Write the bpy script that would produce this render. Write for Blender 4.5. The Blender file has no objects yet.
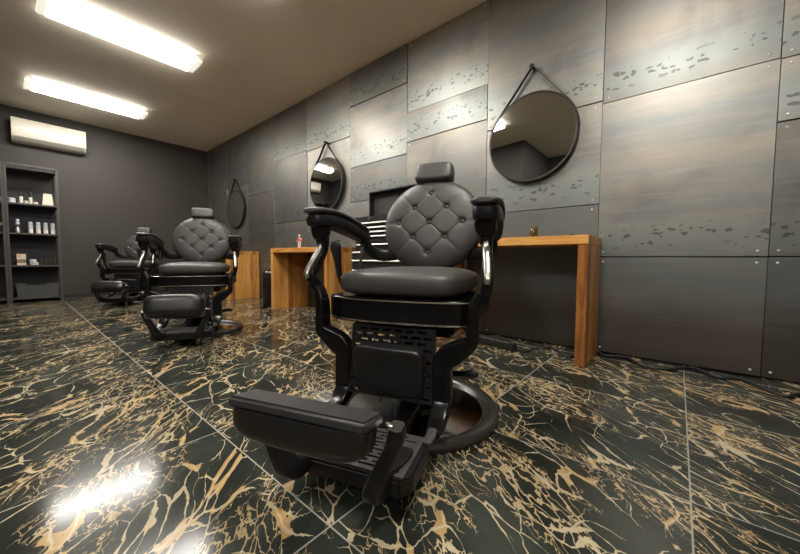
import bpy, bmesh, math, random
from mathutils import Vector, Matrix
random.seed(7)
SC = bpy.context.scene
COL = SC.collection
PI = math.pi

# ------------------------------------------------------------------ materials
def new_mat(name):
    m = bpy.data.materials.new(name); m.use_nodes = True
    nt = m.node_tree; nt.nodes.clear()
    out = nt.nodes.new('ShaderNodeOutputMaterial')
    b = nt.nodes.new('ShaderNodeBsdfPrincipled')
    nt.links.new(b.outputs[0], out.inputs[0])
    return m, nt, b

class NT:
    """small helper to write node maths briefly"""
    def __init__(s, nt): s.nt = nt
    def n(s, t, **kw):
        x = s.nt.nodes.new(t)
        for k, v in kw.items(): setattr(x, k, v)
        return x
    def link(s, a, b): s.nt.links.new(a, b)
    def put(s, sock, v):
        if isinstance(v, bpy.types.NodeSocket): s.link(v, sock)
        elif v is not None: sock.default_value = v
    def math(s, op, a, b=None, c=None, clamp=False):
        x = s.n('ShaderNodeMath', operation=op); x.use_clamp = clamp
        s.put(x.inputs[0], a)
        if b is not None: s.put(x.inputs[1], b)
        if c is not None: s.put(x.inputs[2], c)
        return x.outputs[0]
    def vmath(s, op, a, b=None):
        x = s.n('ShaderNodeVectorMath', operation=op)
        s.put(x.inputs[0], a)
        if b is not None: s.put(x.inputs[1], b)
        return x.outputs[0]
    def comb(s, x, y, z):
        c = s.n('ShaderNodeCombineXYZ')
        for i, v in enumerate((x, y, z)): s.put(c.inputs[i], v)
        return c.outputs[0]
    def sep(s, v):
        c = s.n('ShaderNodeSeparateXYZ'); s.link(v, c.inputs[0]); return c.outputs
    def noise(s, v, scale, detail=3, rough=.5, dist=0):
        x = s.n('ShaderNodeTexNoise'); s.put(x.inputs['Vector'], v)
        x.inputs['Scale'].default_value = scale; x.inputs['Detail'].default_value = detail
        x.inputs['Roughness'].default_value = rough; x.inputs['Distortion'].default_value = dist
        return x.outputs
    def ramp(s, f, stops, interp='LINEAR'):
        r = s.n('ShaderNodeValToRGB'); cr = r.color_ramp; cr.interpolation = interp
        while len(cr.elements) < len(stops): cr.elements.new(.5)
        for e, (p, c) in zip(cr.elements, stops):
            e.position = p; e.color = (c, c, c, 1) if not hasattr(c, '__len__') else (*c, 1)
        s.link(f, r.inputs[0]); return r.outputs[0]
    def mix(s, f, a, b, mode='MIX'):
        x = s.n('ShaderNodeMix', data_type='RGBA', blend_type=mode)
        s.put(x.inputs[0], f)
        for i, v in ((6, a), (7, b)):
            s.put(x.inputs[i], (*v, 1) if isinstance(v, tuple) and len(v) == 3 else v)
        return x.outputs[2]
    def bump(s, h, strength, dist=.01):
        x = s.n('ShaderNodeBump'); x.inputs['Strength'].default_value = strength
        x.inputs['Distance'].default_value = dist; s.link(h, x.inputs['Height']); return x.outputs[0]

def simple(name, col, rough=.5, metal=0, spec=.5, coat=0, nscale=40, namt=.15, bump=0, emit=None, estr=0):
    m, nt, b = new_mat(name); N = NT(nt)
    co = N.n('ShaderNodeTexCoord').outputs['Object']
    no = N.noise(co, nscale, 4)[0]
    k = N.ramp(no, [(.25, 1 - namt), (.75, 1 + namt)])
    N.link(N.mix(1.0, (*col, 1), k, 'MULTIPLY'), b.inputs['Base Color'])
    N.link(N.math('MULTIPLY', N.math('ADD', N.math('MULTIPLY', no, .3), .85), rough), b.inputs['Roughness'])
    b.inputs['Metallic'].default_value = metal
    b.inputs['Specular IOR Level'].default_value = spec
    b.inputs['Coat Weight'].default_value = coat; b.inputs['Coat Roughness'].default_value = .12
    if bump: N.link(N.bump(no, bump, .002), b.inputs['Normal'])
    if emit:
        b.inputs['Emission Color'].default_value = (*emit, 1); b.inputs['Emission Strength'].default_value = estr
    return m

def mat_steel():
    m, nt, b = new_mat('rolled_steel'); N = NT(nt)
    co = N.n('ShaderNodeTexCoord').outputs['Object']
    inf = N.n('ShaderNodeObjectInfo').outputs['Random']
    at = N.n('ShaderNodeAttribute', attribute_type='OBJECT', attribute_name='["tone"]').outputs['Fac']
    off = N.comb(N.math('MULTIPLY', inf, 37.0), 0.0, N.math('MULTIPLY', inf, 91.0))
    p = N.vmath('ADD', co, off)
    sx, sy, sz = N.sep(p)
    lx, ly, lz = N.sep(co)
    band = N.noise(N.comb(N.math('MULTIPLY', sx, .5), sy, N.math('MULTIPLY', sz, 3.2)), 1.5, 5, .6)[0]
    fine = N.noise(N.comb(N.math('MULTIPLY', sx, .35), sy, N.math('MULTIPLY', sz, 4.0)), 9, 6, .65)[0]
    cloud = N.noise(p, 2.3, 4, .55, .6)[0]
    brown = (.295, .265, .222); blue = (.218, .227, .224); dark = (.12, .115, .11); pale = (.37, .355, .31)
    c = N.mix(N.ramp(band, [(.35, 0), (.62, 1)]), brown, blue)
    c = N.mix(N.math('MULTIPLY', N.ramp(cloud, [(.5, 0), (.75, 1)]), .55), c, dark)
    c = N.mix(N.math('MULTIPLY', N.ramp(fine, [(.5, 0), (.75, 1)]), .4), c, pale)
    foot = N.n('ShaderNodeAttribute', attribute_type='OBJECT', attribute_name='["foot"]').outputs['Fac']
    # the mill edge along the foot of every sheet: a pale blue strip with dark smudges
    edge = N.math('ADD', lz, N.math('MULTIPLY', N.math('SUBTRACT', cloud, .5), .12))
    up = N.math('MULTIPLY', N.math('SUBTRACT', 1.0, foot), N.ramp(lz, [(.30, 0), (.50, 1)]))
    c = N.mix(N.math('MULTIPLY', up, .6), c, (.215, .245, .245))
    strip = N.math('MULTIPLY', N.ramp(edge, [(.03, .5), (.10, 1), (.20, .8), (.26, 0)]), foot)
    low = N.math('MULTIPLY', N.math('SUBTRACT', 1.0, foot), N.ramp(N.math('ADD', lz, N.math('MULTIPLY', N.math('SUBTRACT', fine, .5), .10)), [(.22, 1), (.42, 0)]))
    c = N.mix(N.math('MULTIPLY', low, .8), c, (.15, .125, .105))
    c = N.mix(N.math('MULTIPLY', strip, .65), c, (.25, .28, .265))
    v = N.n('ShaderNodeTexVoronoi'); v.inputs['Scale'].default_value = 16; v.inputs['Randomness'].default_value = 1
    wob = N.noise(p, 18, 3)[1]
    N.link(N.vmath('ADD', N.comb(N.math('MULTIPLY', sx, 1.3), sy, N.math('MULTIPLY', sz, 2.6)), N.vmath('MULTIPLY', wob, (.12, .12, .12))), v.inputs['Vector'])
    sp = N.math('LESS_THAN', v.outputs['Distance'], N.math('MULTIPLY', N.sep(v.outputs['Color'])[0], .50))
    spm = N.math('MULTIPLY', N.math('MULTIPLY', sp, foot), N.ramp(edge, [(.05, 0), (.08, 1), (.17, 1), (.21, 0)]))
    c = N.mix(N.math('MULTIPLY', spm, .75), c, (.085, .085, .08))
    tone = N.math('ADD', N.math('MULTIPLY', at, .7), .62)
    hs = N.n('ShaderNodeHueSaturation'); N.link(c, hs.inputs['Color']); N.link(tone, hs.inputs['Value'])
    N.link(hs.outputs[0], b.inputs['Base Color'])
    b.inputs['Metallic'].default_value = .92
    b.inputs['Specular IOR Level'].default_value = .4
    r = N.math('ADD', N.math('MULTIPLY', fine, .16), N.math('ADD', N.math('MULTIPLY', cloud, .16), .285))
    N.link(r, b.inputs['Roughness'])
    N.link(N.bump(N.math('ADD', cloud, N.math('MULTIPLY', fine, .15)), .12, .02), b.inputs['Normal'])
    return m

TX, TY, GX, GY = .668, .680, -.617, -2.183
def mat_marble():
    m, nt, b = new_mat('black_gold_marble_tile'); N = NT(nt)
    co = N.n('ShaderNodeNewGeometry').outputs['Position']
    x, y, z = N.sep(co)
    tx = N.math('DIVIDE', N.math('SUBTRACT', x, GX), TX); ty = N.math('DIVIDE', N.math('SUBTRACT', y, GY), TY)
    ix, iy = N.math('FLOOR', tx), N.math('FLOOR', ty)
    fx, fy = N.math('SUBTRACT', tx, ix), N.math('SUBTRACT', ty, iy)
    wn = N.n('ShaderNodeTexWhiteNoise', noise_dimensions='2D'); N.link(N.comb(ix, iy, 0.0), wn.inputs['Vector'])
    pick = N.math('FLOOR', N.math('MULTIPLY', wn.outputs['Value'], 5.0))
    base = N.comb(N.math('MULTIPLY', fx, TX), N.math('ADD', N.math('MULTIPLY', fy, TY), N.math('MULTIPLY', pick, 3.7)), N.math('MULTIPLY', pick, 5.3))
    mp = N.n('ShaderNodeMapping', vector_type='TEXTURE'); N.link(base, mp.inputs['Vector'])
    mp.inputs['Rotation'].default_value = (0, 0, math.radians(142))          # the streaks run across the tile on a slant
    mp.inputs['Scale'].default_value = (1.9, .82, 1)
    q = mp.outputs[0]
    w1 = N.noise(q, 2.6, 2.2, .5)[1]
    q1 = N.vmath('ADD', q, N.vmath('MULTIPLY', N.vmath('SUBTRACT', w1, (.5, .5, .5)), (.34, .34, .34)))
    w2 = N.noise(q, 19, 3, .6)[1]
    q2 = N.vmath('ADD', q1, N.vmath('MULTIPLY', N.vmath('SUBTRACT', w2, (.5, .5, .5)), (.022, .022, .022)))
    q3 = N.vmath('ADD', q1, N.vmath('MULTIPLY', N.vmath('SUBTRACT', w2, (.5, .5, .5)), (.085, .085, .085)))
    def vor(v, s):
        o = N.n('ShaderNodeTexVoronoi', feature='DISTANCE_TO_EDGE'); o.inputs['Scale'].default_value = s
        N.link(v, o.inputs['Vector']); return o.outputs['Distance']
    big, mid, small = vor(q2, 5.6), vor(N.vmath('ADD', q2, (4.1, 2.2, 0)), 10.0), vor(N.vmath('ADD', q3, (8.3, 1.7, 0)), 24)
    br1 = N.noise(q, 3.4, 3)[0]; br2 = N.noise(N.vmath('ADD', q, (7, 3, 0)), 7.5, 4)[0]; br3 = N.noise(N.vmath('ADD', q, (2, 9, 0)), 4.0, 3)[0]
    br4 = N.noise(N.vmath('ADD', q, (12, 5, 0)), 9.0, 4)[0]
    blob = N.math('LESS_THAN', N.math('ADD', big, N.math('MULTIPLY', mid, .55)), N.math('MULTIPLY', N.ramp(br1, [(.43, 0), (.64, 1)]), .118))
    vein = N.math('LESS_THAN', big, N.math('MULTIPLY', N.ramp(br4, [(.44, .0), (.64, 1)]), .021))
    thin = N.math('LESS_THAN', mid, N.math('MULTIPLY', N.ramp(br2, [(.46, 0), (.62, 1)]), .024))
    lace = N.math('LESS_THAN', small, N.math('MULTIPLY', N.ramp(br3, [(.48, 0), (.68, 1)]), .085))
    body = N.mix(N.ramp(N.noise(q2, 4, 4)[0], [(.35, 0), (.7, 1)]), (.012, .0145, .0115), (.036, .041, .033))
    gcol = N.mix(N.noise(q3, 9, 3)[0], (.27, .16, .060), (.41, .28, .125))
    cream = N.mix(N.noise(q2, 7, 3)[0], (.28, .215, .115), (.50, .44, .31))
    c = N.mix(N.math('MULTIPLY', lace, .85), body, N.mix(.45, gcol, cream))
    c = N.mix(N.math('MULTIPLY', thin, .85), c, cream)
    c = N.mix(N.math('MULTIPLY', vein, .85), c, cream)
    c = N.mix(N.math('MULTIPLY', blob, .95), c, N.mix(N.ramp(big, [(.004, 0), (.02, 1)]), cream, gcol))
    ex = N.math('MULTIPLY', N.math('MINIMUM', fx, N.math('SUBTRACT', 1.0, fx)), TX)
    ey = N.math('MULTIPLY', N.math('MINIMUM', fy, N.math('SUBTRACT', 1.0, fy)), TY)
    grout = N.math('LESS_THAN', N.math('MINIMUM', ex, ey), .0021)
    c = N.mix(grout, c, (.23, .215, .18))
    N.link(c, b.inputs['Base Color'])
    sm = N.noise(co, 2.4, 4)[0]
    r = N.math('ADD', N.math('MULTIPLY', sm, .09), .102)
    N.link(N.math('MAXIMUM', r, N.math('MULTIPLY', grout, .5)), b.inputs['Roughness'])
    b.inputs['Specular IOR Level'].default_value = .22
    N.link(N.bump(N.math('SUBTRACT', N.math('MULTIPLY', N.noise(co, 3.0, 2)[0], .35), grout), .06, .004), b.inputs['Normal'])
    return m

def mat_wood(name, along):
    """glued rosewood strips; along = axis the grain runs (0 x, 2 z); the strips sit side by side in y"""
    m, nt, b = new_mat(name); N = NT(nt)
    co = N.n('ShaderNodeTexCoord').outputs['Object']
    inf = N.n('ShaderNodeObjectInfo').outputs['Random']
    s = N.sep(co)
    a = s[along]
    strip = N.math('FLOOR', N.math('DIVIDE', N.math('ADD', s[1], N.math('MULTIPLY', inf, 3.0)), .062))
    wn = N.n('ShaderNodeTexWhiteNoise', noise_dimensions='2D'); N.link(N.comb(strip, N.math('FLOOR', N.math('MULTIPLY', inf, 50.0)), 0.0), wn.inputs['Vector'])
    rnd = wn.outputs['Value']
    other = s[2] if along == 0 else s[0]
    v = N.comb(N.math('ADD', N.math('MULTIPLY', a, 1.1), N.math('MULTIPLY', rnd, 30.0)), N.math('MULTIPLY', s[1], 13.0), N.math('MULTIPLY', other, 13.0))
    g1 = N.noise(v, 1.6, 5, .6, 1.2)[0]
    g2 = N.noise(v, 7, 4, .6, .4)[0]
    c = N.ramp(N.math('ADD', N.math('MULTIPLY', g1, .75), N.math('MULTIPLY', rnd, .3)), [(.28, (.13, .040, .010)), (.45, (.34, .13, .028)), (.60, (.56, .26, .062)), (.85, (.70, .40, .12))])
    c = N.mix(N.math('MULTIPLY', N.ramp(g2, [(.5, 0), (.72, 1)]), .35), c, (.12, .045, .014))
    N.link(c, b.inputs['Base Color']); b.inputs['Roughness'].default_value = .38
    N.link(N.bump(g2, .08, .003), b.inputs['Normal'])
    return m

M = {
 'steel': mat_steel(), 'marble': mat_marble(), 'wood_top': mat_wood('rosewood_top', 0), 'wood_leg': mat_wood('rosewood_leg', 2),
 'far': simple('charcoal_wall_paint', (.043, .038, .031), .55, nscale=3, namt=.10, spec=.35),
 'ceil': simple('greige_ceiling_paint', (.88, .825, .71), .75, nscale=2, namt=.04),
 'backing': simple('dark_batten_backing', (.015, .015, .014), .8),
 'plain': simple('dark_wall_paint', (.05, .046, .042), .6, nscale=3, namt=.1),
 'leather': simple('black_leather', (.045, .0435, .040), .47, nscale=260, namt=.12, bump=.10, spec=.5),
 'pad': simple('footrest_vinyl', (.008, .0078, .0074), .34, nscale=220, namt=.1, bump=.06),
 'vinyl_edge': simple('grey_vinyl_border', (.022, .022, .0215), .45, nscale=260, namt=.1, bump=.08),
 'gloss': simple('gloss_black_metal', (.004, .004, .004), .22, spec=.32, coat=0, nscale=12, namt=.1),
 'satin': simple('satin_black_metal', (.008, .008, .0078), .38, spec=.32, nscale=60, namt=.15, bump=.03),
 'plate': simple('worn_black_plate', (.085, .083, .078), .38, metal=.5, nscale=60, namt=.2, bump=.05),
 'chrome': simple('chrome', (.78, .76, .72), .12, metal=1, nscale=8, namt=.03),
 'pull': simple('satin_drawer_pull', (.30, .29, .265), .38, metal=1, nscale=15, namt=.1),
 'zinc': simple('zinc_screw', (.85, .83, .78), .3, metal=.5, nscale=20, namt=.05),
 'alu': simple('polished_aluminium', (.46, .445, .41), .28, metal=1, nscale=15, namt=.06),
 'rim': simple('dark_chrome_rim', (.075, .072, .066), .30, metal=.7, nscale=10, namt=.1),
 'dish': simple('dark_chrome_dish', (.13, .125, .115), .14, metal=1, nscale=10, namt=.1),
 'mirror': simple('mirror_glass', (.60, .61, .59), .015, metal=1, nscale=4, namt=.01),
 'strap': simple('brown_black_strap', (.022, .013, .011), .5, nscale=150, namt=.2, bump=.1),
 'frame': simple('black_mirror_frame', (.016, .013, .012), .38, nscale=50, namt=.15),
 'edge': simple('bright_bevel', (.62, .60, .55), .25, metal=1, nscale=20, namt=.05),
 'white': simple('white_plastic', (.74, .70, .60), .38, nscale=15, namt=.03),
 'flap': simple('grey_plastic', (.42, .40, .35), .42, nscale=15, namt=.03),
 'slot': simple('dark_slot', (.02, .02, .02), .7),
 'rack': simple('black_rack_steel', (.060, .058, .053), .45, nscale=40, namt=.15, metal=.2),
 'rackb': simple('black_rack_panel', (.016, .0155, .015), .6, nscale=20, namt=.1),
 'chest': simple('black_tool_chest_paint', (.018, .018, .017), .35, nscale=90, namt=.15, bump=.04),
 'liner': simple('dark_lid_liner', (.030, .028, .027), .7, nscale=90, namt=.2),
 'bin': simple('black_bin_lacquer', (.010, .010, .010), .25, nscale=30, namt=.1),
 'rubber': simple('black_rubber', (.012, .012, .012), .55, nscale=60, namt=.2),
 'stripbody': simple('power_strip_black', (.014, .014, .013), .4, nscale=60, namt=.2),
 'holes': simple('socket_hole', (.10, .095, .085), .5),
 'label': simple('pale_label', (.62, .58, .48), .5, nscale=90, namt=.12),
 'silver': simple('pale_silver_can', (.58, .60, .62), .35, metal=.4, nscale=30, namt=.06),
 'bluewhite': simple('pale_blue_lacquer', (.55, .60, .66), .4, nscale=30, namt=.06),
 'cap': simple('dark_cap', (.030, .028, .028), .4),
 'box_a': simple('cream_carton', (.66, .58, .44), .6, nscale=60, namt=.1),
 'box_b': simple('peach_carton', (.60, .40, .28), .6, nscale=60, namt=.1),
 'box_c': simple('tan_carton', (.24, .17, .10), .6, nscale=60, namt=.15),
 'binbox': simple('charcoal_felt_bin', (.050, .052, .052), .75, nscale=120, namt=.15),
 'amber': simple('dark_amber_glass', (.07, .045, .010), .12, nscale=160, namt=.5, coat=.4),
 'brass': simple('dull_brass', (.30, .22, .10), .35, metal=.8, nscale=90, namt=.3),
 'pink': simple('faded_red_paint', (.55, .20, .17), .5, nscale=120, namt=.3),
 'figwhite': simple('off_white_paint', (.66, .60, .54), .5, nscale=120, namt=.2),
 'tube': simple('lit_tube_diffuser', (.9, .9, .9), .4, emit=(1.0, .955, .89), estr=20.5, nscale=5, namt=.0),
 'prism': simple('lamp_end_prism', (.8, .8, .74), .25, emit=(1.0, .93, .80), estr=.30, nscale=220, namt=.2, bump=.3),
 'side': simple('lamp_side_prism', (.8, .8, .76), .3, emit=(1.0, .95, .88), estr=8.0, nscale=220, namt=.1),
 'pale_wall': simple('pale_wall_paint', (.28, .26, .235), .7, nscale=3, namt=.05),
 'housing': simple('lamp_housing_white', (.70, .68, .62), .45),
}

# ------------------------------------------------------------------ mesh helpers
def link(name, bm, mat, parent=None, loc=(0, 0, 0), rot=None, sharp=40, smooth=True, bevel=0, bseg=2):
    bmesh.ops.recalc_face_normals(bm, faces=bm.faces)
    if bevel:
        es = [e for e in bm.edges if len(e.link_faces) == 2 and e.calc_face_angle(0) > math.radians(35)]
        bmesh.ops.bevel(bm, geom=es, offset=bevel, segments=bseg, affect='EDGES', clamp_overlap=True)
    me = bpy.data.meshes.new(name); bm.to_mesh(me); bm.free()
    if smooth:
        me.shade_smooth(); me.set_sharp_from_angle(angle=math.radians(sharp))
    mats = mat if isinstance(mat, (list, tuple)) else [mat]
    for k in mats: me.materials.append(M[k])
    o = bpy.data.objects.new(name, me); COL.objects.link(o)
    o.location = loc
    if rot: o.rotation_euler = rot
    if parent: o.parent = parent
    return o

def tag(o, label, cat, group=None, kind=None):
    if kind: o['kind'] = kind
    if label: o['label'] = label
    if cat: o['category'] = cat
    if group: o['group'] = group
    return o

def thing(name, label, cat, loc=(0, 0, 0), rz=0, group=None):
    o = bpy.data.objects.new(name, None); COL.objects.link(o); o.empty_display_size = .1
    o.location = loc; o.rotation_euler = (0, 0, rz)
    return tag(o, label, cat, group)

def box(bm, c, s, mi=0):
    r = bmesh.ops.create_cube(bm, size=1, matrix=Matrix.Translation(c) @ Matrix.Diagonal((*s, 1)))
    for f in {f for v in r['verts'] for f in v.link_faces}: f.material_index = mi
    return r['verts']
def BOX(c, s):
    bm = bmesh.new(); box(bm, c, s); return bm

def lathe(prof, seg=48, axis='z', bm=None, c=(0, 0, 0), mi=0):
    bm = bm or bmesh.new(); rings = []; c = Vector(c)
    def pt(r, h, a):
        x, y = r * math.cos(a), r * math.sin(a)
        return c + Vector({'z': (x, y, h), 'y': (x, h, y), 'x': (h, x, y)}[axis])
    for r, h in prof:
        if r < 1e-6: rings.append([bm.verts.new(pt(0, h, 0))])
        else: rings.append([bm.verts.new(pt(r, h, 2 * PI * i / seg)) for i in range(seg)])
    for A, B in zip(rings, rings[1:]):
        for i in range(seg):
            j = (i + 1) % seg
            if len(A) == 1 and len(B) == 1: continue
            if len(A) == 1: f = bm.faces.new((A[0], B[i], B[j]))
            elif len(B) == 1: f = bm.faces.new((A[i], A[j], B[0]))
            else: f = bm.faces.new((A[i], A[j], B[j], B[i]))
            f.material_index = mi
    return bm

def sgnpow(v, e): return math.copysign(abs(v) ** e, v)
def pillow(c, h, e1=.4, e2=.4, nu=40, nv=20, bm=None, fn=None):
    """rounded cushion (superellipsoid); h half sizes, e1 profile, e2 plan"""
    bm = bm or bmesh.new(); c = Vector(c); rings = []
    for j in range(nv + 1):
        t = -PI / 2 + PI * j / nv
        if j in (0, nv): rings.append([bm.verts.new(c + Vector((0, 0, h[2] * (1 if j else -1))))]); continue
        R = []
        for i in range(nu):
            a = 2 * PI * i / nu
            k = sgnpow(math.cos(t), e1)
            R.append(bm.verts.new(c + Vector((h[0] * k * sgnpow(math.cos(a), e2), h[1] * k * sgnpow(math.sin(a), e2), h[2] * sgnpow(math.sin(t), e1)))))
        rings.append(R)
    for A, B in zip(rings, rings[1:]):
        for i in range(nu):
            j = (i + 1) % nu
            if len(A) == 1: bm.faces.new((A[0], B[j], B[i]))
            elif len(B) == 1: bm.faces.new((A[i], A[j], B[0]))
            else: bm.faces.new((A[i], A[j], B[j], B[i]))
    if fn:
        for v in bm.verts: v.co = fn(v.co)
    return bm

def crom(pts, n=6):
    """Catmull-Rom through tuples of any length"""
    P = [pts[0]] + list(pts) + [pts[-1]]; out = []
    for k in range(1, len(P) - 2):
        for i in range(n):
            t = i / n
            out.append(tuple(.5 * (2 * b + (c - a) * t + (2 * a - 5 * b + 4 * c - d) * t * t + (3 * b - a - 3 * c + d) * t ** 3)
                             for a, b, c, d in zip(P[k - 1], P[k], P[k + 1], P[k + 2])))
    out.append(tuple(pts[-1])); return out

def sweep(pts, ref=(1, 0, 0), w=.03, t=.02, power=3.5, ns=16, n=6, bm=None, closed=False, straight=False):
    """bar along points (x,y,z[,w,t]); w is its size along ref, t across"""
    bm = bm or bmesh.new()
    pts = [tuple(p) + ((w, t) if len(p) == 3 else ()) for p in pts]
    S = pts if straight else crom(pts, n)
    ref = Vector(ref).normalized(); rings = []
    for i, p in enumerate(S):
        a = Vector(S[max(i - 1, 0)][:3]); b_ = Vector(S[min(i + 1, len(S) - 1)][:3])
        if closed: a = Vector(S[i - 1][:3]); b_ = Vector(S[(i + 1) % len(S)][:3])
        T = (b_ - a).normalized()
        A = ref - T * ref.dot(T)
        A = A.normalized() if A.length > 1e-4 else T.orthogonal().normalized()
        B = T.cross(A); o = Vector(p[:3]); R = []
        for k in range(ns):
            g = 2 * PI * k / ns
            R.append(bm.verts.new(o + A * p[3] / 2 * sgnpow(math.cos(g), 2 / power) + B * p[4] / 2 * sgnpow(math.sin(g), 2 / power)))
        rings.append(R)
    m = len(rings)
    for i in range(m if closed else m - 1):
        A, B = rings[i], rings[(i + 1) % m]
        for k in range(ns): bm.faces.new((A[k], A[(k + 1) % ns], B[(k + 1) % ns], B[k]))
    if not closed:
        bm.faces.new(rings[0][::-1]); bm.faces.new(rings[-1])
    return bm

def tube(pts, r, bm=None, n=6, closed=False, straight=False, ns=10):
    return sweep(pts, (0.13, .21, .97), 2 * r, 2 * r, 2, ns, n, bm, closed, straight)

def prism(outline, z0, z1, bm=None):
    """outline of (x,y), extruded z0..z1"""
    bm = bm or bmesh.new()
    A = [bm.verts.new((x, y, z0)) for x, y in outline]; B = [bm.verts.new((x, y, z1)) for x, y in outline]
    n = len(A); bm.faces.new(A[::-1]); bm.faces.new(B)
    for i in range(n): bm.faces.new((A[i], A[(i + 1) % n], B[(i + 1) % n], B[i]))
    return bm

def slotted(w, h, thick, cols, rows, fill=(.74, .42), to=lambda u, v, d: Vector((u, v, d)), margin=.008, solid=None):
    """a plate pierced by staggered rounded slots; to() maps (u,v,depth) into space"""
    bm = bmesh.new(); cw, ch = (w - 2 * margin) / cols, (h - 2 * margin) / rows
    def quad(x0, y0, x1, y1):
        if x1 - x0 < 1e-5 or y1 - y0 < 1e-5: return
        for d, fl in ((0, 0), (-thick, 1)):
            q = [bm.verts.new(to(*p, d)) for p in ((x0, y0), (x1, y0), (x1, y1), (x0, y1))]
            bm.faces.new(q[::-1] if fl else q)
    quad(-w / 2, -h / 2, w / 2, -h / 2 + margin); quad(-w / 2, h / 2 - margin, w / 2, h / 2)
    for r in range(rows):
        y0 = -h / 2 + margin + r * ch; sh = (cw / 2 if r % 2 else 0)
        xs = -w / 2 + margin + sh; k = cols - (1 if r % 2 else 0)
        quad(-w / 2, y0, xs, y0 + ch); quad(xs + k * cw, y0, w / 2, y0 + ch)
        for i in range(k):
            x0 = xs + i * cw; cx, cy = x0 + cw / 2, y0 + ch / 2
            if solid and solid(cx, cy): quad(x0, y0, x0 + cw, y0 + ch); continue
            hw, hh = cw * fill[0] / 2, ch * fill[1] / 2; rr = min(hh, hw) * .95; inn = []
            for sx, sy, a0 in ((1, 1, 0), (-1, 1, 90), (-1, -1, 180), (1, -1, 270)):
                for s in range(4):
                    a = math.radians(a0 + 30 * s); inn.append((cx + sx * (hw - rr) + rr * math.cos(a), cy + sy * (hh - rr) + rr * math.sin(a)))
            cor = [(x0 + cw, y0 + ch), (x0, y0 + ch), (x0, y0), (x0 + cw, y0)]
            tops = []
            for d, fl in ((0, 0), (-thick, 1)):
                I = [bm.verts.new(to(*p, d)) for p in inn]; Cc = [bm.verts.new(to(*p, d)) for p in cor]; tops.append(I)
                for q in range(4):
                    for s in range(3):
                        f = (Cc[q], I[q * 4 + s + 1], I[q * 4 + s]); bm.faces.new(f if not fl else f[::-1])
                    f = (Cc[q], Cc[(q + 1) % 4], I[(q * 4 + 4) % 16], I[q * 4 + 3]); bm.faces.new(f if not fl else f[::-1])
            for i2 in range(16):
                j2 = (i2 + 1) % 16; bm.faces.new((tops[0][i2], tops[0][j2], tops[1][j2], tops[1][i2]))
    e = [to(*p, 0) for p in ((-w / 2, -h / 2), (w / 2, -h / 2), (w / 2, h / 2), (-w / 2, h / 2))]
    g = [to(*p, -thick) for p in ((-w / 2, -h / 2), (w / 2, -h / 2), (w / 2, h / 2), (-w / 2, h / 2))]
    E = [bm.verts.new(p) for p in e]; G = [bm.verts.new(p) for p in g]
    for i in range(4): bm.faces.new((E[i], E[(i + 1) % 4], G[(i + 1) % 4], G[i]))
    bmesh.ops.remove_doubles(bm, verts=bm.verts, dist=2e-5)
    return bm

def copy_tree(o, parent=None):
    c = o.copy(); COL.objects.link(c); c.parent = parent
    for ch in list(o.children): copy_tree(ch, c)
    return c

# ------------------------------------------------------------------ the room
L, H = 7.457, 2.83
RX, FY, RY = 3.0, -6.2, -3.54          # right-hand end, end behind the camera, left wall
def struct(name, bm, mat, **k):
    o = link(name, bm, mat, smooth=False, **k); o['kind'] = 'structure'; return o
bm = bmesh.new()
pl = [(-L, RY), (-2.27, RY), (-2.27, FY), (RX, FY), (RX, .02), (-L, .02)]
struct('floor', prism(pl, -.05, 0), 'marble')
struct('ceiling', prism(pl, H, H + .05), 'ceil')
struct('wall_far', BOX((-L - .05, (RY + .02) / 2, H / 2), (.1, .02 - RY, H)), 'far')
struct('wall_left', BOX(((-L - 2.27) / 2, RY - .05, H / 2), (L - 2.27, .1, H)), 'plain')
struct('wall_recess', BOX((-2.32, (RY + FY) / 2 - .05, H / 2), (.1, RY - FY - .1, H)), 'plain')
struct('wall_near', BOX(((RX - 2.27) / 2, FY - .05, H / 2), (RX + 2.27, .1, H)), 'plain')
struct('wall_end', BOX((RX + .05, (FY + .02) / 2, H / 2), (.1, .02 - FY, H)), 'pale_wall')
wr = struct('wall_right', BOX(((RX - L) / 2, .07, H / 2), (RX + L, .1, H)), 'backing')
struct('baseboard_far', BOX((-L + .006, -1.1, .03), (.012, 2.1, .06)), 'rackb')

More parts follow.
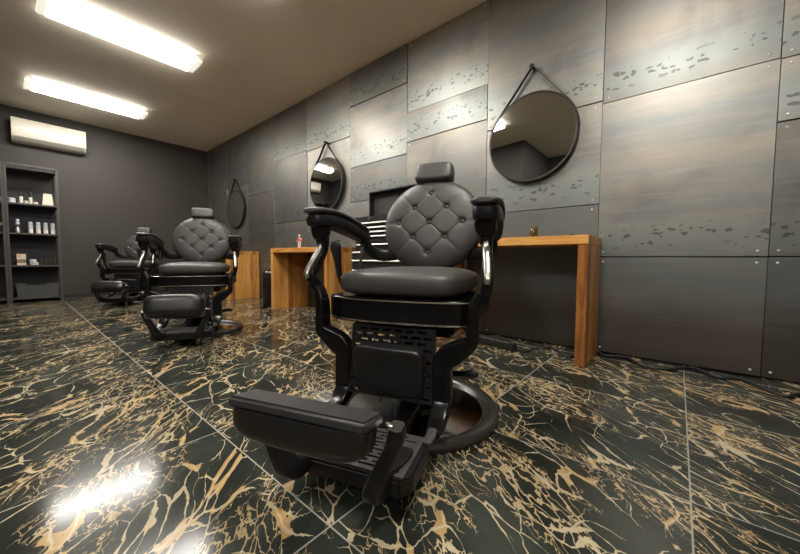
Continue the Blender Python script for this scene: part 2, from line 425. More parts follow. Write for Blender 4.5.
# steel sheets screwed on the wall: columns by their left edge, each with its own seam heights
cols = [(-7.457, -7.376, [1.0, 2.0], .6), (-7.376, -6.513, [1.22, 2.26], .65), (-6.513, -5.676, [.90, 1.945], .7), (-5.676, -4.809, [.60, 1.71], .6),
        (-4.809, -3.926, [.62, 1.185, 2.13], .45), (-3.926, -3.041, [1.06, 2.11], .6), (-3.041, -2.165, [.68, 1.323, 1.732, 2.44], .5),
        (-2.165, -1.285, [.78, 1.842, 2.135], .6), (-1.285, -.435, [1.04, 1.74], .55), (-.435, .373, [.672, 1.718], .5),
        (.373, 1.25, [.672, 1.385, 1.712], .4), (1.25, 2.1, [.7, 1.75], .5), (2.1, 3.0, [.68, 1.73], .5)]
screw_bm = lathe([(.0065, 0), (.0062, -.002), (.004, -.0042), (0, -.005)], 14, 'y')
first_screw = None
for ci, (x0, x1, seams, tone) in enumerate(cols):
    zs = [.006] + seams + [H - .004]
    for k, (a, b_) in enumerate(zip(zs, zs[1:])):
        g = .006; yy = [.0, -.004, .003][(ci * 2 + k) % 3]
        w, h_ = x1 - x0 - .002, b_ - a - g
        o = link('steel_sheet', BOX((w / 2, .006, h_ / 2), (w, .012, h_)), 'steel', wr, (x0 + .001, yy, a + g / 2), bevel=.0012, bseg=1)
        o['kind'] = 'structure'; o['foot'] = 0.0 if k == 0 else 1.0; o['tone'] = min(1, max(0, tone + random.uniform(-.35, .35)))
        if x1 < -5 or x1 > 1.3 or w < .2: continue
        for sx in (.035, w - .04):
            for sz in (.03, h_ - .03):
                if first_screw is None:
                    s = link('screw', screw_bm, 'zinc', o, (sx, 0, sz)); first_screw = s
                else:
                    s = first_screw.copy(); COL.objects.link(s); s.parent = o; s.location = (sx, 0, sz)

# ceiling lights
def lamp(x, y, label):
    t = thing('ceiling_light', label, 'ceiling light', (x, y, H), 0, 'ceiling battens')
    W, Ln = .30, 1.21
    link('housing', BOX((0, 0, -.012), (W - .05, Ln - .02, .024)), 'housing', t, bevel=.004)
    pr_ = [(-W / 2, -.024), (-W / 2, -.054), (W / 2, -.054), (W / 2, -.024)]
    def bar(y0, y1):
        b2 = bmesh.new(); A = [b2.verts.new((px, y0, pz)) for px, pz in pr_]; B = [b2.verts.new((px, y1, pz)) for px, pz in pr_]
        b2.faces.new(A[::-1]); b2.faces.new(B)
        for i in range(4):
            fc = b2.faces.new((A[i], A[(i + 1) % 4], B[(i + 1) % 4], B[i])); fc.material_index = 0 if i == 1 else 1
        return b2
    link('diffuser', bar(-Ln / 2 + .055, Ln / 2 - .055), ('tube', 'side'), t, smooth=False)
    for s in (-1, 1):
        link('end_cap', bar(*sorted((s * Ln / 2, s * (Ln / 2 - .0545)))), 'prism', t, smooth=False)
        link('bracket', BOX((W / 2 + .006, s * (Ln / 2 - .06), -.012), (.03, .02, .024)), 'housing', t, bevel=.003)
    return t
lamp(-6.235, -1.88, 'lit ceiling batten nearest the dark far wall, above the air conditioner')
lamp(-4.20, -1.84, 'larger lit ceiling batten cut by the top left edge of the photo')
lamp(-2.42, -1.77, 'lit ceiling batten over the front chair, just above the picture')
lamp(-.08, -1.84, 'lit ceiling batten over the camera side of the room')

for x_, y_, lb in ((-.6, -4.7, 'added unseen fill batten behind the camera, nearest the recess wall'), (1.5, -4.7, 'added unseen fill batten behind the camera, nearest the pale end wall')): lamp(x_, y_, lb)  # both added out of view as fill light on chair fronts and ceiling
# air conditioner
ac = thing('air_conditioner', 'cream wall mounted air conditioner high on the dark far wall', 'air conditioner', (-L, -2.215, 2.478))
bw, bh = .77, .335
pf = [(0, -bh / 2), (.10, -bh / 2 + .002), (.165, -bh / 2 + .05), (.195, -bh / 2 + .10), (.205, .02), (.195, bh / 2 - .035), (.165, bh / 2), (0, bh / 2)]
b2 = bmesh.new(); S = crom(pf, 4)
A = [b2.verts.new((x, -bw / 2, z)) for x, z in S]; B = [b2.verts.new((x, bw / 2, z)) for x, z in S]
b2.faces.new(A); b2.faces.new(B[::-1])
for i in range(len(S)): b2.faces.new((A[i], B[i], B[(i + 1) % len(S)], A[(i + 1) % len(S)]))
link('casing', b2, 'white', ac)
link('louvre', sweep([(.168, -bw / 2 + .02, -bh / 2 + .045), (.168, bw / 2 - .02, -bh / 2 + .045)], (1, 0, .9), .085, .012, straight=True), 'flap', ac)
link('seam_line', BOX((.206, 0, .03), (.004, bw - .14, .004)), 'edge', ac)

# ------------------------------------------------------------------ mirrors on straps
def mirror(x, z, label, r=.33):
    t = thing('hanging_mirror', label, 'mirror', (x, 0, z), 0, 'round mirrors above the consoles')
    d0, d1 = -.008, -.046
    link('frame', lathe([(r - .012, d0), (r + .005, d0), (r + .007, d0 - .004), (r + .007, d1 + .004), (r + .004, d1), (r - .006, d1), (r - .006, d1 + .006), (r - .012, d1 + .006), (r - .012, d0)], 96, 'y'), 'frame', t)
    link('glass', lathe([(0, d0 - .002), (r - .0075, d0 - .002), (r - .0075, d1 + .0065), (r - .0085, d1 + .0035), (r - .014, d1 + .003), (0, d1 + .003)], 96, 'y'), 'mirror', t)
    link('bevel', lathe([(r - .0075, d1 + .0045), (r - .0068, d1 + .0015), (r - .0095, d1 + .002), (r - .010, d1 + .0028)], 96, 'y'), 'rim', t)
    pz = r * 1.60; a = math.asin(r / pz)
    q = (r + .008) * math.cos(a); qz = (r + .008) * math.sin(a)
    ym = (d0 + d1) / 2
    for s in (-1, 1):
        arc = [(s * (r + .009) * math.cos(a - i * .16), ym, (r + .009) * math.sin(a - i * .16)) for i in range(0, 5)]
        link('strap', sweep([(s * .004, ym, pz + .008), (s * (q * .5), ym, (qz + pz) / 2 + .004)] + arc, (0, 1, 0), .030, .004, 6, 12, 4), 'strap', t)
    link('peg', lathe([(0, 0), (.012, 0), (.012, -.045), (.017, -.046), (.017, -.056), (0, -.058)], 24, 'y', c=(0, 0, pz)), 'frame', t)
    return t
mirror(-.905, 1.592, 'large round strap mirror above the nearest wooden console')
mirror(-3.47, 1.598, 'round strap mirror with a bright lamp reflected, above the middle console')
mirror(-6.10, 1.53, 'smallest round strap mirror, nearest the dark far wall')

# ------------------------------------------------------------------ wooden consoles
def console(x0, x1, y0, h_, label, y1=-.012, th=.056, gap=.002):
    t = thing('wooden_console', label, 'console table', ((x0 + x1) / 2, (y0 + y1) / 2, 0), 0, 'wooden consoles along the steel wall')
    w, d = x1 - x0, y1 - y0
    link('tabletop', BOX((0, 0, 0), (w, d, th)), 'wood_top', t, (0, 0, h_ - th / 2), bevel=.003)
    for s in (-1, 1):
        link('side_panel', BOX((0, 0, 0), (th, d - gap, h_ - th)), 'wood_leg', t, (s * (w - th) / 2, -gap / 2 + .001, (h_ - th) / 2), bevel=.003)
    return t
console(-1.50, -.408, -.45, .80, 'nearest wooden console, under the largest round mirror', gap=.05)
console(-3.96, -2.80, -.53, .778, 'middle wooden console beside the black tool chest')
console(-6.40, -5.30, -.52, .765, 'farthest wooden console behind the second barber chair')

# ------------------------------------------------------------------ tool cabinet and chest
def drawer_front(parent, w, z0, z1, yf, handle=True, name='drawer'):
    d = link(name, BOX((0, 0, 0), (w, .02, z1 - z0 - .006)), 'chest', parent, (0, yf - .008, (z0 + z1) / 2), bevel=.002)
    if handle:
        link('handle', sweep([(-w / 2 + .01, -.016, (z1 - z0) / 2 - .014), (w / 2 - .01, -.016, (z1 - z0) / 2 - .014)], (0, .5, 1), .022, .010, 3, straight=True), 'pull', d)
    return d
tc = thing('tool_cabinet', 'low black rolling tool cabinet with silver drawer pulls under the tool chest', 'tool cabinet', (-2.05, -.275, 0))
link('body', BOX((0, 0, .405), (.80, .43, .65)), 'chest', tc, bevel=.008)
zz = [.10, .30, .44, .55, .645, .725]
for a, b_ in zip(zz, zz[1:]): drawer_front(tc, .76, a, b_, -.219)
for sx in (-1, 1):
    for sy in (-1, 1):
        link('caster', lathe([(0, -.018), (.034, -.018), (.04, -.012), (.04, .012), (.034, .018), (0, .018)], 24, 'x', c=(sx * .34, sy * .15, .04)), 'rubber', tc)
ch = thing('tool_chest', 'black tool chest with raised lid and silver drawer pulls', 'tool chest', (-2.09, -.31, .7315))
link('body', BOX((0, .005, .162), (.74, .27, .322)), 'chest', ch, bevel=.006)
zz = [.008, .068, .145, .186, .227, .272]
for a, b_ in zip(zz, zz[1:]): drawer_front(ch, .66, a, b_, -.135)
link('top_rail', BOX((0, -.136, .297), (.73, .02, .05)), 'chest', ch, bevel=.003)
link('lock', lathe([(0, -.012), (.010, -.012), (.012, -.008), (.012, 0)], 20, 'y', c=(-.16, -.145, .297)), 'chrome', ch)
lid = bmesh.new()
box(lid, (0, .134, .465), (.74, .012, .28)); box(lid, (-.365, .10, .465), (.012, .08, .28)); box(lid, (.365, .10, .465), (.012, .08, .28)); box(lid, (0, .10, .60), (.74, .08, .012))
ld = link('lid', lid, 'chest', ch)
link('lid_liner', BOX((0, .125, .465), (.71, .006, .25)), 'liner', ld)

# ------------------------------------------------------------------ small things by the wall
bn = thing('waste_bin', 'black rounded waste bin beside the middle wooden console', 'bin', (-4.19, -.36, 0))
link('body', lathe([(0, .002), (.145, .002), (.15, .01), (.15, .40), (.148, .41)], 40), 'bin', bn)
link('lid', lathe([(.152, .412), (.152, .425), (.147, .455), (.125, .487), (.08, .503), (0, .508)], 40), 'bin', bn)
link('rim_band', lathe([(.151, .395), (.1545, .396), (.1545, .412), (.151, .413)], 40), 'frame', bn)

jar = thing('amber_jar', 'small dark amber tumbler standing on the nearest console', 'jar', (-.775, -.30, .80))
link('body', lathe([(0, .001), (.024, .001), (.0265, .005), (.0265, .062), (.0235, .066)], 28), 'amber', jar)
link('collar', lathe([(.0245, .064), (.0275, .066), (.0275, .078), (.024, .080), (.022, .074), (0, .072)], 28), 'brass', jar)
cl = thing('hair_clip', 'tiny black clip lying on the nearest console near its right end', 'clip', (-.535, -.32, .80))
link('jaw', pillow((0, 0, .0075), (.020, .009, .0065), .7, .8, 20, 10), 'cap', cl)
link('lever', pillow((.006, 0, .0145), (.012, .007, .003), .7, .8, 16, 8), 'cap', cl)

fg = thing('figurine', 'small red and white standing figurine on the middle wooden console', 'figurine', (-3.66, -.30, .778))
link('base', lathe([(0, 0.001), (.035, .001), (.036, .008), (.030, .012), (0, .012)], 24), 'figwhite', fg)
fb = bmesh.new()
for s in (-1, 1):
    sweep([(s * .014, 0, .010, .018, .020), (s * .020, -.004, .045, .018, .018), (s * .014, 0, .088, .022, .024)], (1, 0, 0), power=2, ns=10, bm=fb)
link('legs', fb, 'figwhite', fg)
fb = sweep([(0, 0, .078, .040, .028), (0, 0, .095, .034, .026), (0, -.002, .122, .054, .032), (0, 0, .136, .030, .022), (0, 0, .142, .015, .015)], (1, 0, 0), power=2.3, ns=14)
for s in (-1, 1):
    sweep([(s * .026, 0, .126, .016, .016), (s * .048, -.004, .108, .014, .014), (s * .040, -.012, .086, .012, .012)], (0, 1, 0), power=2, ns=10, bm=fb)
link('torso', fb, 'pink', fg)
link('head', pillow((0, -.002, .158), (.015, .016, .019), 1, 1, 18, 12), 'figwhite', fg)
bt = thing('brass_bottle', 'small brass coloured bottle on the right end of the middle console', 'bottle', (-2.905, -.30, .778))
link('body', lathe([(0, .001), (.026, .001), (.028, .005), (.028, .048), (.022, .056), (.016, .060)], 24), 'brass', bt)
link('cap', lathe([(.017, .058), (.021, .060), (.021, .080), (.019, .082), (0, .082)], 24), 'amber', bt)

ps = thing('power_strip', 'black power strip lying on the floor under the nearest console', 'power strip', (-1.05, -.335, 0), math.radians(-12))
link('body', BOX((0, 0, .024), (.40, .062, .046)), 'stripbody', ps, bevel=.006)
for k in range(5):
    s = link('socket', lathe([(.0, .0), (.017, .0), (.019, .001), (.021, .0015), (.021, -.001)], 20, c=(-.13 + k * .062, 0, .0475)), 'holes', ps)
link('switch', BOX((.172, 0, .049), (.024, .02, .008)), 'cap', ps, bevel=.002)
pg = thing('power_plug', 'small plug on a lead lying on the floor behind the console leg', 'plug', (-.70, -.175, 0), .5)
link('body', pillow((0, 0, .018), (.030, .018, .017), .6, .6, 20, 10), 'stripbody', pg)
for s in (-1, 1): link('pin', tube([(.026, s * .007, .018), (.048, s * .007, .018)], .0025, straight=True), 'chrome', pg)
c1 = link('power_lead', tube([(-.846, -.378, .024), (-.80, -.36, .008), (-.775, -.30, .0065), (-.77, -.22, .0065), (-.735, -.195, .012)], .0055), 'rubber')
tag(c1, 'short black lead joining the power strip to the plug', 'cable')
c2 = link('extension_cable', tube([(-.665, -.162, .014), (-.62, -.20, .0085), (-.575, -.27, .0085), (-.52, -.275, .0085), (-.492, -.20, .0085), (-.482, -.07, .0085), (-.45, -.034, .0085), (-.40, -.034, .0085),
          (-.36, -.10, .0085), (-.31, -.085, .0085), (-.23, -.06, .0085), (-.15, -.20, .0085), (-.03, -.19, .0085), (.085, -.05, .0085), (.185, -.17, .0085), (.28, -.125, .0085), (.33, -.21, .0085), (.41, -.31, .0085), (.475, -.23, .0085), (.60, -.20, .0085), (.9, -.26, .0085)], .0082, n=8), 'rubber')
tag(c2, 'long black cable snaking along the floor below the steel wall', 'cable')

# ------------------------------------------------------------------ storage rack
XF, XB = -7.107, -7.44
def rack(y0, y1, label):
    t = thing('storage_rack', label, 'shelving unit', ((XF + XB) / 2, (y0 + y1) / 2, 0), 0, 'black racks on the far wall')
    w, d = y1 - y0, XF - XB; Z = 1.96; p = .026
    for sx in (-1, 1):
        for sy in (-1, 1):
            link('post', BOX((sx * (d - p) / 2, sy * (w - p) / 2, Z / 2), (p, p, Z)), 'rack', t, bevel=.002)
    for z in (.07, .535, .995, 1.415):
        link('shelf', BOX((0, 0, z - .012), (d - .004, w - p * 1.0, .024)), 'rack', t, bevel=.002)
    link('top_frame', BOX((d / 2 - p / 2, 0, Z - .013), (p, w - 2 * p, .026)), 'rack', t, bevel=.002)
    link('top_panel', BOX((-.01, 0, Z - .06), (d - .03, w - 2 * p, .02)), 'rackb', t)
    link('back_panel', BOX((-d / 2 + .006, 0, .86), (.008, w - 2 * p, 1.62)), 'rackb', t)
    for sy in (-1, 1):
        link('side_rail', BOX((0, sy * (w - p) / 2, Z - .013), (d - 2 * p, p, .026)), 'rack', t, bevel=.002)
    return t
rack(-2.695, -2.172, 'black open rack on the far wall, the right hand bay with products')
rack(-3.205, -2.699, 'black open rack bay cut by the left edge of the photo')
XS = -7.20
def on_shelf(name, label, cat, y, z, parts, group=None, x=XS):
    t = thing(name, label, cat, (x, y, z + .0005), 0, group)
    for pn, b3, mt in parts: link(pn, b3, mt, t, bevel=.0)
    return t
def cyl(r, z0, z1, ch_=.004, seg=24): return lathe([(0, z0), (r - ch_, z0), (r, z0 + ch_), (r, z1 - ch_), (r - ch_, z1), (0, z1)], seg)
Z1, Z2, Z3, Z4 = 1.415, .995, .535, .07
# top shelf with goods
for y, lb in ((-2.545, 'spray bottle with pale label, left one of the pair on the upper shelf'), (-2.455, 'spray bottle with pale label, right one of the pair on the upper shelf')):
    on_shelf('spray_bottle', lb, 'bottle', y, Z1, [('body', cyl(.020, 0, .100), 'label'), ('cap', lathe([(.0, .101), (.012, .101), (.012, .125), (.017, .126), (.017, .172), (.010, .180), (0, .180)], 20), 'cap')], 'spray bottles on the upper shelf')
on_shelf('lotion_tin', 'low pale blue tin beside the middle upright on the upper shelf', 'tin', -2.632, Z1, [('body', cyl(.036, 0, .042), 'bluewhite'), ('lid', cyl(.038, .0425, .066), 'bluewhite')], 'pale tins on the upper shelf')
on_shelf('lotion_tin', 'low cream tin between the two spray bottles', 'tin', -2.500, Z1, [('body', cyl(.022, 0, .028), 'label'), ('lid', cyl(.0235, .0285, .045), 'label')], 'pale tins on the upper shelf')
on_shelf('lotion_tin', 'low cream tin right of the two spray bottles', 'tin', -2.407, Z1, [('body', cyl(.026, 0, .022), 'label'), ('lid', cyl(.0275, .0225, .038), 'label')], 'pale tins on the upper shelf')
on_shelf('lotion_tin', 'pale blue tin at the photo edge, left of the middle upright', 'tin', -2.765, Z1, [('body', cyl(.040, 0, .045), 'bluewhite'), ('lid', cyl(.042, .0455, .068), 'bluewhite')], 'pale tins on the upper shelf')
t = thing('carton', 'cream tapered carton at the right end of the upper shelf', 'box', (XS, -2.285, Z1 + .0005))
b3 = bmesh.new(); lo = [(-.05, -.058), (.05, -.058), (.05, .058), (-.05, .058)]
A = [b3.verts.new((x, y, 0)) for x, y in lo]; B = [b3.verts.new((x * .8, y * .76, .165)) for x, y in lo]
b3.faces.new(A[::-1]); b3.faces.new(B)
for i in range(4): b3.faces.new((A[i], A[(i + 1) % 4], B[(i + 1) % 4], B[i]))
link('body', b3, 'label', t, bevel=.004); link('top_band', BOX((0, 0, .168), (.074, .082, .006)), 'box_a', t)
# second shelf
for k, y in enumerate((-2.468, -2.393, -2.320, -2.246)):
    w_ = ['first from the left', 'second from the left', 'third from the left', 'last on the right'][k]
    on_shelf('spray_can', 'pale silver can, ' + w_ + ' in the row of four', 'can', y, Z2, [('body', cyl(.025, 0, .06), 'white'), ('sleeve', cyl(.0253, .0605, .125), 'silver'), ('cap', cyl(.0235, .1255, .165, .006), 'silver')], 'row of silver cans')
on_shelf('pump_bottle', 'waisted pale bottle left of the four silver cans', 'bottle', -2.590, Z2,
  [('body', lathe([(0, 0), (.018, 0), (.020, .01), (.020, .06), (.010, .08), (.012, .09)], 20), 'silver'), ('bulb', pillow((0, 0, .128), (.024, .024, .024), 1, 1, 20, 12), 'silver'), ('cap', cyl(.017, .155, .196), 'bluewhite')])
on_shelf('glass_bottle', 'dark bottle just left of the middle rack upright', 'bottle', -2.74, Z2, [('body', cyl(.022, 0, .09), 'cap'), ('neck', cyl(.010, .0905, .135), 'label')])
# third shelf
for k, (mt, hh, w2, lb) in enumerate((('box_a', .030, .088, 'flat cream carton at the bottom of the carton stack'), ('box_c', .050, .084, 'tan carton in the middle of the carton stack'), ('box_b', .080, .090, 'peach and cream carton on top of the carton stack'))):
    z = Z3 + (0, .0305, .081)[k]
    t = on_shelf('carton', lb, 'box', -2.572, z, [('body', BOX((0, 0, hh / 2), (.08, w2, hh - .001)), mt)], 'stacked cartons on the third shelf')
    if k == 2: link('label_patch', BOX((.041, .02, hh / 2), (.002, .046, hh * .8)), 'box_a', t); link('label_strip', BOX((.041, 0, .012), (.003, w2 * .96, .016)), 'label', t)
for y, z, r, lb in ((-2.452, Z3, .045, 'white lidded tub lying under another on the third shelf'), (-2.462, Z3 + .0435, .036, 'smaller white tub on top of a tub on the third shelf')):
    on_shelf('cream_tub', lb, 'tub', y, z, [('body', cyl(r, 0, .027), 'bluewhite'), ('lid', cyl(r + .002, .0275, .042), 'label')], 'white tubs on the third shelf')
for k, y in enumerate((-2.376, -2.334, -2.290, -2.246)):
    on_shelf('dark_bottle', 'small dark bottle on the third shelf, ' + ['nearest the white tubs', 'second after the white tubs', 'third after the white tubs', 'beside the right upright'][k], 'bottle', y, Z3,
      [('body', cyl(.016, 0, .065), 'amber' if k % 2 else 'cap'), ('cap', cyl(.009, .0655, .098), 'cap')], 'dark bottles on the third shelf')
# felt bin with dipped front
t = thing('storage_bin', 'charcoal storage bin with dipped front on the lowest shelf', 'storage box', (XS, -2.425, Z4 + .0005))
def wall(pts, x): return [(x, y, z) for y, z in pts]
oy = [(-.20, 0), (.20, 0), (.212, .20), (.115, .20), (.08, .165), (-.09, .165), (-.125, .20), (-.212, .20)]
def slab(pts, x0, x1, bm):
    A = [bm.verts.new((x0, *p)) for p in pts]; B = [bm.verts.new((x1, *p)) for p in pts]; n = len(A)
    bm.faces.new(A); bm.faces.new(B[::-1])
    for i in range(n): bm.faces.new((A[i], B[i], B[(i + 1) % n], A[(i + 1) % n]))
    return bm
link('front_panel', slab(oy, .075, .083, bmesh.new()), 'binbox', t); link('back_panel', slab(oy, -.127, -.119, bmesh.new()), 'binbox', t)
for s in (-1, 1): link('side_panel', BOX((-.022, s * .20, .10), (.192, .008, .198)), 'binbox', t)
link('base', BOX((-.022, 0, .004), (.192, .392, .008)), 'binbox', t)

# ------------------------------------------------------------------ barber chairs
BUTTONS = [(0, .64), (-.32, .32), (.32, .32), (-.64, 0), (0, 0), (.64, 0), (-.32, -.32), (.32, -.32), (0, -.64)]
def seg_dist(px, py, a, b_):
    ax, ay = a; bx, by = b_; dx, dy = bx - ax, by - ay
    t = max(0, min(1, ((px - ax) * dx + (py - ay) * dy) / (dx * dx + dy * dy)))
    return math.hypot(px - ax - t * dx, py - ay - t * dy)
CREASES = []
for i, a in enumerate(BUTTONS):
    for b_ in BUTTONS[i + 1:]:
        if abs(abs(a[0] - b_[0]) - .32) < .01 and abs(abs(a[1] - b_[1]) - .32) < .01: CREASES.append((a, b_))
for a in BUTTONS:
    x, y = a
    if abs(x) + abs(y) > .6:
        if x == 0: CREASES.append((a, (0, math.copysign(1.05, y))))
        elif y == 0: CREASES.append((a, (math.copysign(1.05, x), 0)))
        else: CREASES.append((a, (x * 2.4, y * 2.4)))
def tuft_height(x, y):
    r = math.hypot(x, y)
    h = .055 * (max(0, 1 - r ** 4)) ** .5
    fall = max(0, 1 - r ** 6)
    d = min(math.hypot(x - a, y - b_) for a, b_ in BUTTONS)
    h -= .012 * math.exp(-(d / .060) ** 2) * fall + .002 * math.exp(-(d / .15) ** 2) * fall
    c = min(seg_dist(x, y, *s) for s in CREASES)
    h -= (.0028 * math.exp(-(c / .012) ** 2) + .0010 * math.exp(-(c / .05) ** 2)) * fall
    return h

def make_chair(label):
    t = thing('barber_chair', label, 'barber chair', (0, 0, 0), 0, 'tufted barber chairs')
    P = lambda R, F, z, *e: (R, -F, z, *e)
    # base
    bp_ = link('base_plate', lathe([(0, .026), (.10, .026), (.20, .018), (.290, .014), (.296, .020), (.302, .028), (.314, .037), (.328, .040), (.342, .035), (.350, .024), (.352, .012), (.346, .001), (0, .001)], 96), 'rim', t)
    link('base_dish', lathe([(0, .0285), (.10, .0285), (.20, .0205), (.284, .0165)], 96), 'dish', bp_)
    col = link('pump_column', lathe([(0, .03), (.150, .03), (.155, .04), (.150, .060), (.118, .078), (.100, .10), (.096, .20), (.10, .205), (.10, .22), (.085, .225), (.085, .36), (0, .36)], 56), 'gloss', t)
    link('collar_ring', lathe([(.101, .135), (.106, .137), (.106, .150), (.101, .152)], 56), 'chrome', col)
    lv = link('pump_lever', tube([P(.08, -.02, .16), P(.17, -.03, .165), P(.215, -.03, .17)], .011), 'gloss', t)
    link('knob', pillow(P(.235, -.03, .172), (.032, .015, .015), .8, .9, 20, 12), 'rubber', lv)
    link('under_frame', BOX(P(0, -.02, .395), (.40, .40, .065)), 'satin', t, bevel=.012)
    # seat frame with a bowed front
    ol = [(-.280, .26), (-.280, -.225)] + [(-.280 + .56 * i / 16, -.225 - .055 * math.sin(PI * i / 16) ** .6) for i in range(1, 16)] + [(.280, -.225), (.280, .26)]
    sf = link('seat_frame', prism(ol, .415, .508), 'gloss', t, bevel=.006, bseg=3)
    for z in (.423, .500):
        link('trim_strip', sweep([(x * 1.004, y - .002, z) for x, y in ol[1:-1]], (0, 0, 1), .006, .005, 2.5, 8, 1, straight=True), 'edge', sf)
    link('seat_cushion', pillow(P(0, .015, .556), (.241, .275, .052), .55, .36, 64, 28,
         fn=lambda c: Vector((c.x, c.y, c.z + (.008 * (1 - (c.x / .241) ** 2) if c.z > .556 else 0)))), 'leather', t)
    # backrest
    bk = bpy.data.objects.new('backrest', None)
    nr, ns = 56, 144; b3 = bmesh.new(); A_, B_ = .245, .228; T0 = .035
    rings = [[b3.verts.new((0, -tuft_height(0, 0), 0))]]
    for i in range(1, nr + 1):
        r = (i / nr); r = 1 - (1 - r) ** 1.25
        R = []
        for k in range(ns):
            a = 2 * PI * k / ns; x, y = r * math.cos(a), r * math.sin(a)
            R.append(b3.verts.new((x * A_, -tuft_height(x, y), y * B_)))
        rings.append(R)
    for q, (sc_, dy) in enumerate(((1.012, .008), (1.014, .020), (1.0, .036), (.95, .046), (.0, .05))):
        if sc_ == 0: rings.append([b3.verts.new((0, dy, 0))])
        else: rings.append([b3.verts.new((sc_ * A_ * math.cos(2 * PI * k / ns), dy, sc_ * B_ * math.sin(2 * PI * k / ns))) for k in range(ns)])
    for Aa, Bb in zip(rings, rings[1:]):
        for k in range(ns):
            j = (k + 1) % ns
            if len(Aa) == 1: b3.faces.new((Aa[0], Bb[j], Bb[k]))
            elif len(Bb) == 1: b3.faces.new((Aa[k], Aa[j], Bb[0]))
            else: b3.faces.new((Aa[k], Aa[j], Bb[j], Bb[k]))
    rec = math.radians(-12)
    bk = link('backrest', b3, 'leather', t, P(0, -.235, .815), (rec, 0, 0), sharp=70)
    btm = lathe([(.0115, .004), (.0115, -.001), (.0085, -.0055), (.004, -.0075), (0, -.008)], 20, 'y')
    bme = None
    for (u, v) in BUTTONS:
        loc = (u * A_, -tuft_height(u, v) - .001, v * B_)
        if bme is None: ob = link('button', btm, 'leather', bk, loc); bme = ob.data
        else:
            ob = bpy.data.objects.new('button', bme); COL.objects.link(ob); ob.parent = bk; ob.location = loc
    link('back_shell', lathe([(0, .085), (.12, .082), (.19, .070), (.222, .052), (.226, .046), (0, .046)], 72, 'y'), 'satin', t, P(0, -.235, .815), (rec, 0, 0))
    link('back_hinge', sweep([P(0, -.20, .43, .30, .05), P(0, -.25, .52, .26, .05), P(0, -.285, .66, .20, .03), P(0, -.32, .80, .16, .02)], (1, 0, 0), power=5), 'satin', t)
    # headrest
    hd = link('headrest', pillow(P(0, 0, 0), (.096, .046, .050), .40, .40, 48, 20), 'leather', t, P(0, -.285, 1.068), (rec - .12, 0, 0))
    for s in (-1, 1): link('headrest_post', sweep([P(s * .035, -.335, .90), P(s * .035, -.335, 1.10)], (1, 0, 0), .022, .008, 5, straight=True), 'chrome', t)
    # arms and side frames
    for s in (-1, 1):
        path = [P(s * .316, .292, .794), P(s * .316, .280, .794), P(s * .316, .25, .796), P(s * .316, .18, .798), P(s * .316, .09, .791), P(s * .314, 0, .776), P(s * .308, -.09, .757), P(s * .302, -.125, .747)]
        wd = [.040, .068, .086, .090, .088, .078, .066, .050]
        ar = link('armrest', sweep([(*p, w, .058 if i > 1 else (.030, .050)[i]) for i, (p, w) in enumerate(zip(path, wd))], (1, 0, 0), power=3.6, ns=24), 'satin', t)
        link('arm_pad', sweep([(p[0], p[1] - .008, p[2] + .035, w + .010, .024 if i > 0 else .012) for i, (p, w) in enumerate(zip(path, wd))], (1, 0, 0), power=2.6, ns=24), 'leather', ar)
        link('arm_nub', sweep([P(s * 0.314, .235, .77, .072, .066), P(s * 0.315, .232, .742, .066, .060), P(s * 0.315, .226, .722, .046, .046), P(s * 0.315, .222, .695, .040, .036)], (1, 0, 0), power=3), 'gloss', ar)
        post = link('arm_post', sweep([P(s * 0.315, .236, .720, .020, .016), P(s * 0.318, .240, .685, .022, .016), P(s * 0.326, .276, .635, .022, .018), P(s * 0.331, .304, .592, .022, .018), P(s * 0.329, .306, .572, .020, .016)], (1, 0, 0), power=3), 'alu', t)
        link('bolt', lathe([(0, 0), (.011, 0), (.011, .006), (.008, .010), (0, .010)], 18, 'x', c=(0, 0, 0)), 'chrome', post, P(s * .334, .270, .588), (0, 0, PI if s < 0 else 0))
        link('post_cover', sweep([P(s * 0.315, .208, .735, .030, .034), P(s * 0.318, .216, .68, .034, .036), P(s * 0.325, .250, .63, .036, .038), P(s * 0.329, .274, .585, .036, .042), P(s * 0.323, .262, .545, .036, .05), P(s * 0.313, .245, .515, .034, .056)], (1, 0, 0), power=3), 'gloss', post)
        link('arm_bracket', sweep([P(s * .300, -.095, .748, .05, .045), P(s * .297, -.135, .700, .05, .05), P(s * .275, -.185, .672, .06, .055), P(s * .215, -.225, .668, .06, .05), P(s * .12, -.265, .68, .05, .04)], (0, 0, 1), power=3), 'satin', t)
        link('arm_strut', tube([P(s * .300, -.10, .735), P(s * .292, -.04, .60), P(s * .285, -.02, .51)], .008), 'satin', t)
        sd = link('side_frame', sweep([P(s * .308, .262, .535, .030, .05), P(s * .293, .266, .505, .033, .05), P(s * .286, .268, .48, .034, .055), P(s * .285, .268, .44, .034, .06), P(s * .285, .268, .395, .036, .06), P(s * .276, .268, .372, .048, .056), P(s * .224, .268, .338, .074, .050), P(s * .197, .268, .318, .072, .052),
             P(s * .187, .266, .295, .064, .056), P(s * .187, .266, .25, .062, .058), P(s * .187, .266, .19, .062, .058), P(s * .187, .276, .160, .060, .050), P(s * .187, .325, .128, .054, .034), P(s * .187, .395, .116, .044, .016)], (1, 0, 0), power=7, ns=24), 'gloss', t)
        link('foot_bracket', sweep([P(s * .186, .380, .122, .030, .022), P(s * .186, .41, .119, .030, .014), P(s * .184, .445, .1165, .026, .007)], (1, 0, 0), power=4), 'plate', sd)
    # calf panel with slots, and its pad
    lean = lambda u, v, d: Vector((u, -(.262 + (.385 - (.285 + v)) * .16) - d, .285 + v))
    link('calf_panel', slotted(.318, .245, .012, 7, 12, (.78, .52), lean, .004), 'satin', t, smooth=False)
    link('calf_pad', pillow(P(0, 0, 0), (.130, .028, .092), .30, .30, 56, 24), 'pad', t, P(0, .288, .258), (.16, 0, 0))
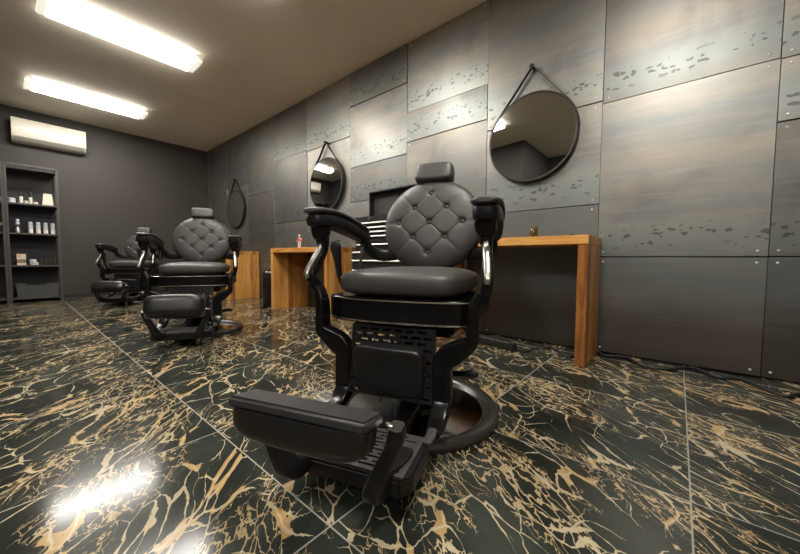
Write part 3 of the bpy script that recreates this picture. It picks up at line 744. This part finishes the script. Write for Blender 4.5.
    # footrest platform
    pf_ = [(-.150, -.40), (-.192, -.44), (-.192, -.585), (-.165, -.615), (.165, -.615), (.192, -.585), (.192, -.44), (.150, -.40)]
    fp = link('foot_plate', prism(pf_, .062, .1085), 'satin', t, bevel=.006)
    def topmap(u, v, d): return Vector((u, -.507 + v, .1135 + d))
    link('tread', slotted(.345, .196, .005, 5, 10, (.80, .50), topmap, .010), 'plate', fp, smooth=False)
    link('platform_arm', sweep([P(0, .05, .075, .16, .05), P(0, .25, .075, .16, .05), P(0, .44, .08, .20, .035)], (1, 0, 0), power=5, straight=True), 'gloss', t)
    for s in (-1, 1): link('stub_foot', lathe([(0, .003), (.014, .003), (.016, .006), (.016, .012), (.012, .015), (.012, .064), (0, .064)], 20, c=P(s * .09, .52, 0)), 'alu', fp)
    for s in (-1, 1):
        link('footrest_arm', sweep([P(s * .135, .500, .119, .060, .008), P(s * .132, .545, .119, .058, .012), P(s * .122, .590, .108, .054, .040), P(s * .118, .630, .094, .050, .056), P(s * .124, .664, .112, .048, .056),
             P(s * .146, .676, .165, .038, .050), P(s * .172, .674, .222, .034, .044), P(s * .186, .680, .262, .036, .044), P(s * .188, .686, .286, .030, .034)], (1, 0, 0), power=4, ns=18), 'satin', t)
    # flip pad: a flat vinyl board with a domed cushion on its other face
    fpad = link('footrest_board', BOX((0, 0, 0), (.356, .026, .088)), 'vinyl_edge', t, P(-.014, .742, .312), (math.radians(80), 0, 0), bevel=.007, bseg=3)
    link('footrest_cushion', pillow((0, -.010, .002), (.177, .072, .044), .50, .48, 60, 28, fn=lambda c: Vector((c.x, c.y if c.y < -.012 else -.012 + (c.y + .012) * .02, c.z))), 'pad', fpad)
    for s in (-1, 1):
        link('pivot_bolt', lathe([(0, .0), (.010, 0), (.010, .010), (.007, .010), (.007, .016), (0, .016)], 16, 'x'), 'chrome', t, P(s * .166, .690, .284), None)
    # recline lever on the left
    rl = link('recline_lever', tube([P(-.26, -.12, .45), P(-.36, -.11, .46), P(-.410, -.08, .52), P(-.418, -.06, .60)], .011), 'gloss', t)
    link('lever_grip', sweep([P(-.416, -.066, .555, .024, .024), P(-.420, -.058, .62, .034, .026), P(-.424, -.048, .685, .052, .028), P(-.426, -.044, .712, .056, .026), P(-.426, -.042, .732, .034, .018)], (1, 0, 0), power=2.4), 'rubber', rl)
    return t

chair = make_chair('nearest black tufted barber chair in the centre foreground')
chair.location = (-.851, -1.546, 0); chair.rotation_euler = (0, 0, math.radians(19))
c2_ = copy_tree(chair); c2_['label'] = 'second black tufted barber chair, between the front one and the far wall'
c2_.location = (-3.235, -1.60, 0); c2_.rotation_euler = (0, 0, math.radians(61))
c3_ = copy_tree(chair); c3_['label'] = 'farthest black tufted barber chair, half hidden behind the second chair'
c3_.location = (-6.17, -1.465, 0); c3_.rotation_euler = (0, 0, math.radians(56))
for c, sz, pz, tl in ((c2_, 1.75, .315, -14), (c3_, 1.60, .26, -38)):      # their flip pads stand up with the cushion to the front
    for k in c.children:
        if k.name.startswith('footrest_board'):
            k.rotation_euler = (math.radians(tl), 0, 0); k.scale = (1, 1, sz); k.location = (0, -.705, pz)

# ------------------------------------------------------------------ camera, light, look
f, yaw, pitch, roll, D, h = 327.86, .7025, -.053, .0057, 2.656, .645
F = Vector((-math.sin(yaw) * math.cos(pitch), math.cos(yaw) * math.cos(pitch), math.sin(pitch)))
R_ = F.cross(Vector((0, 0, 1))).normalized(); U = R_.cross(F)
R2 = R_ * math.cos(roll) + U * math.sin(roll); U2 = -R_ * math.sin(roll) + U * math.cos(roll)
cam = bpy.data.cameras.new('camera'); cam.sensor_width = 36; cam.lens = f / 800 * 36; cam.clip_start = .02; cam.clip_end = 60
co = bpy.data.objects.new('camera', cam); COL.objects.link(co)
mw = Matrix((R2, U2, -F)).transposed().to_4x4(); mw.translation = Vector((0, -D, h))
co.matrix_world = mw
SC.camera = co
w = bpy.data.worlds.new('world'); SC.world = w; w.use_nodes = True
w.node_tree.nodes['Background'].inputs[0].default_value = (.5, .45, .38, 1); w.node_tree.nodes['Background'].inputs[1].default_value = .02
vs = SC.view_settings; vs.view_transform = 'Standard'; vs.look = 'None'; vs.gamma = 1; vs.use_curve_mapping = False
vs.exposure = 1.5
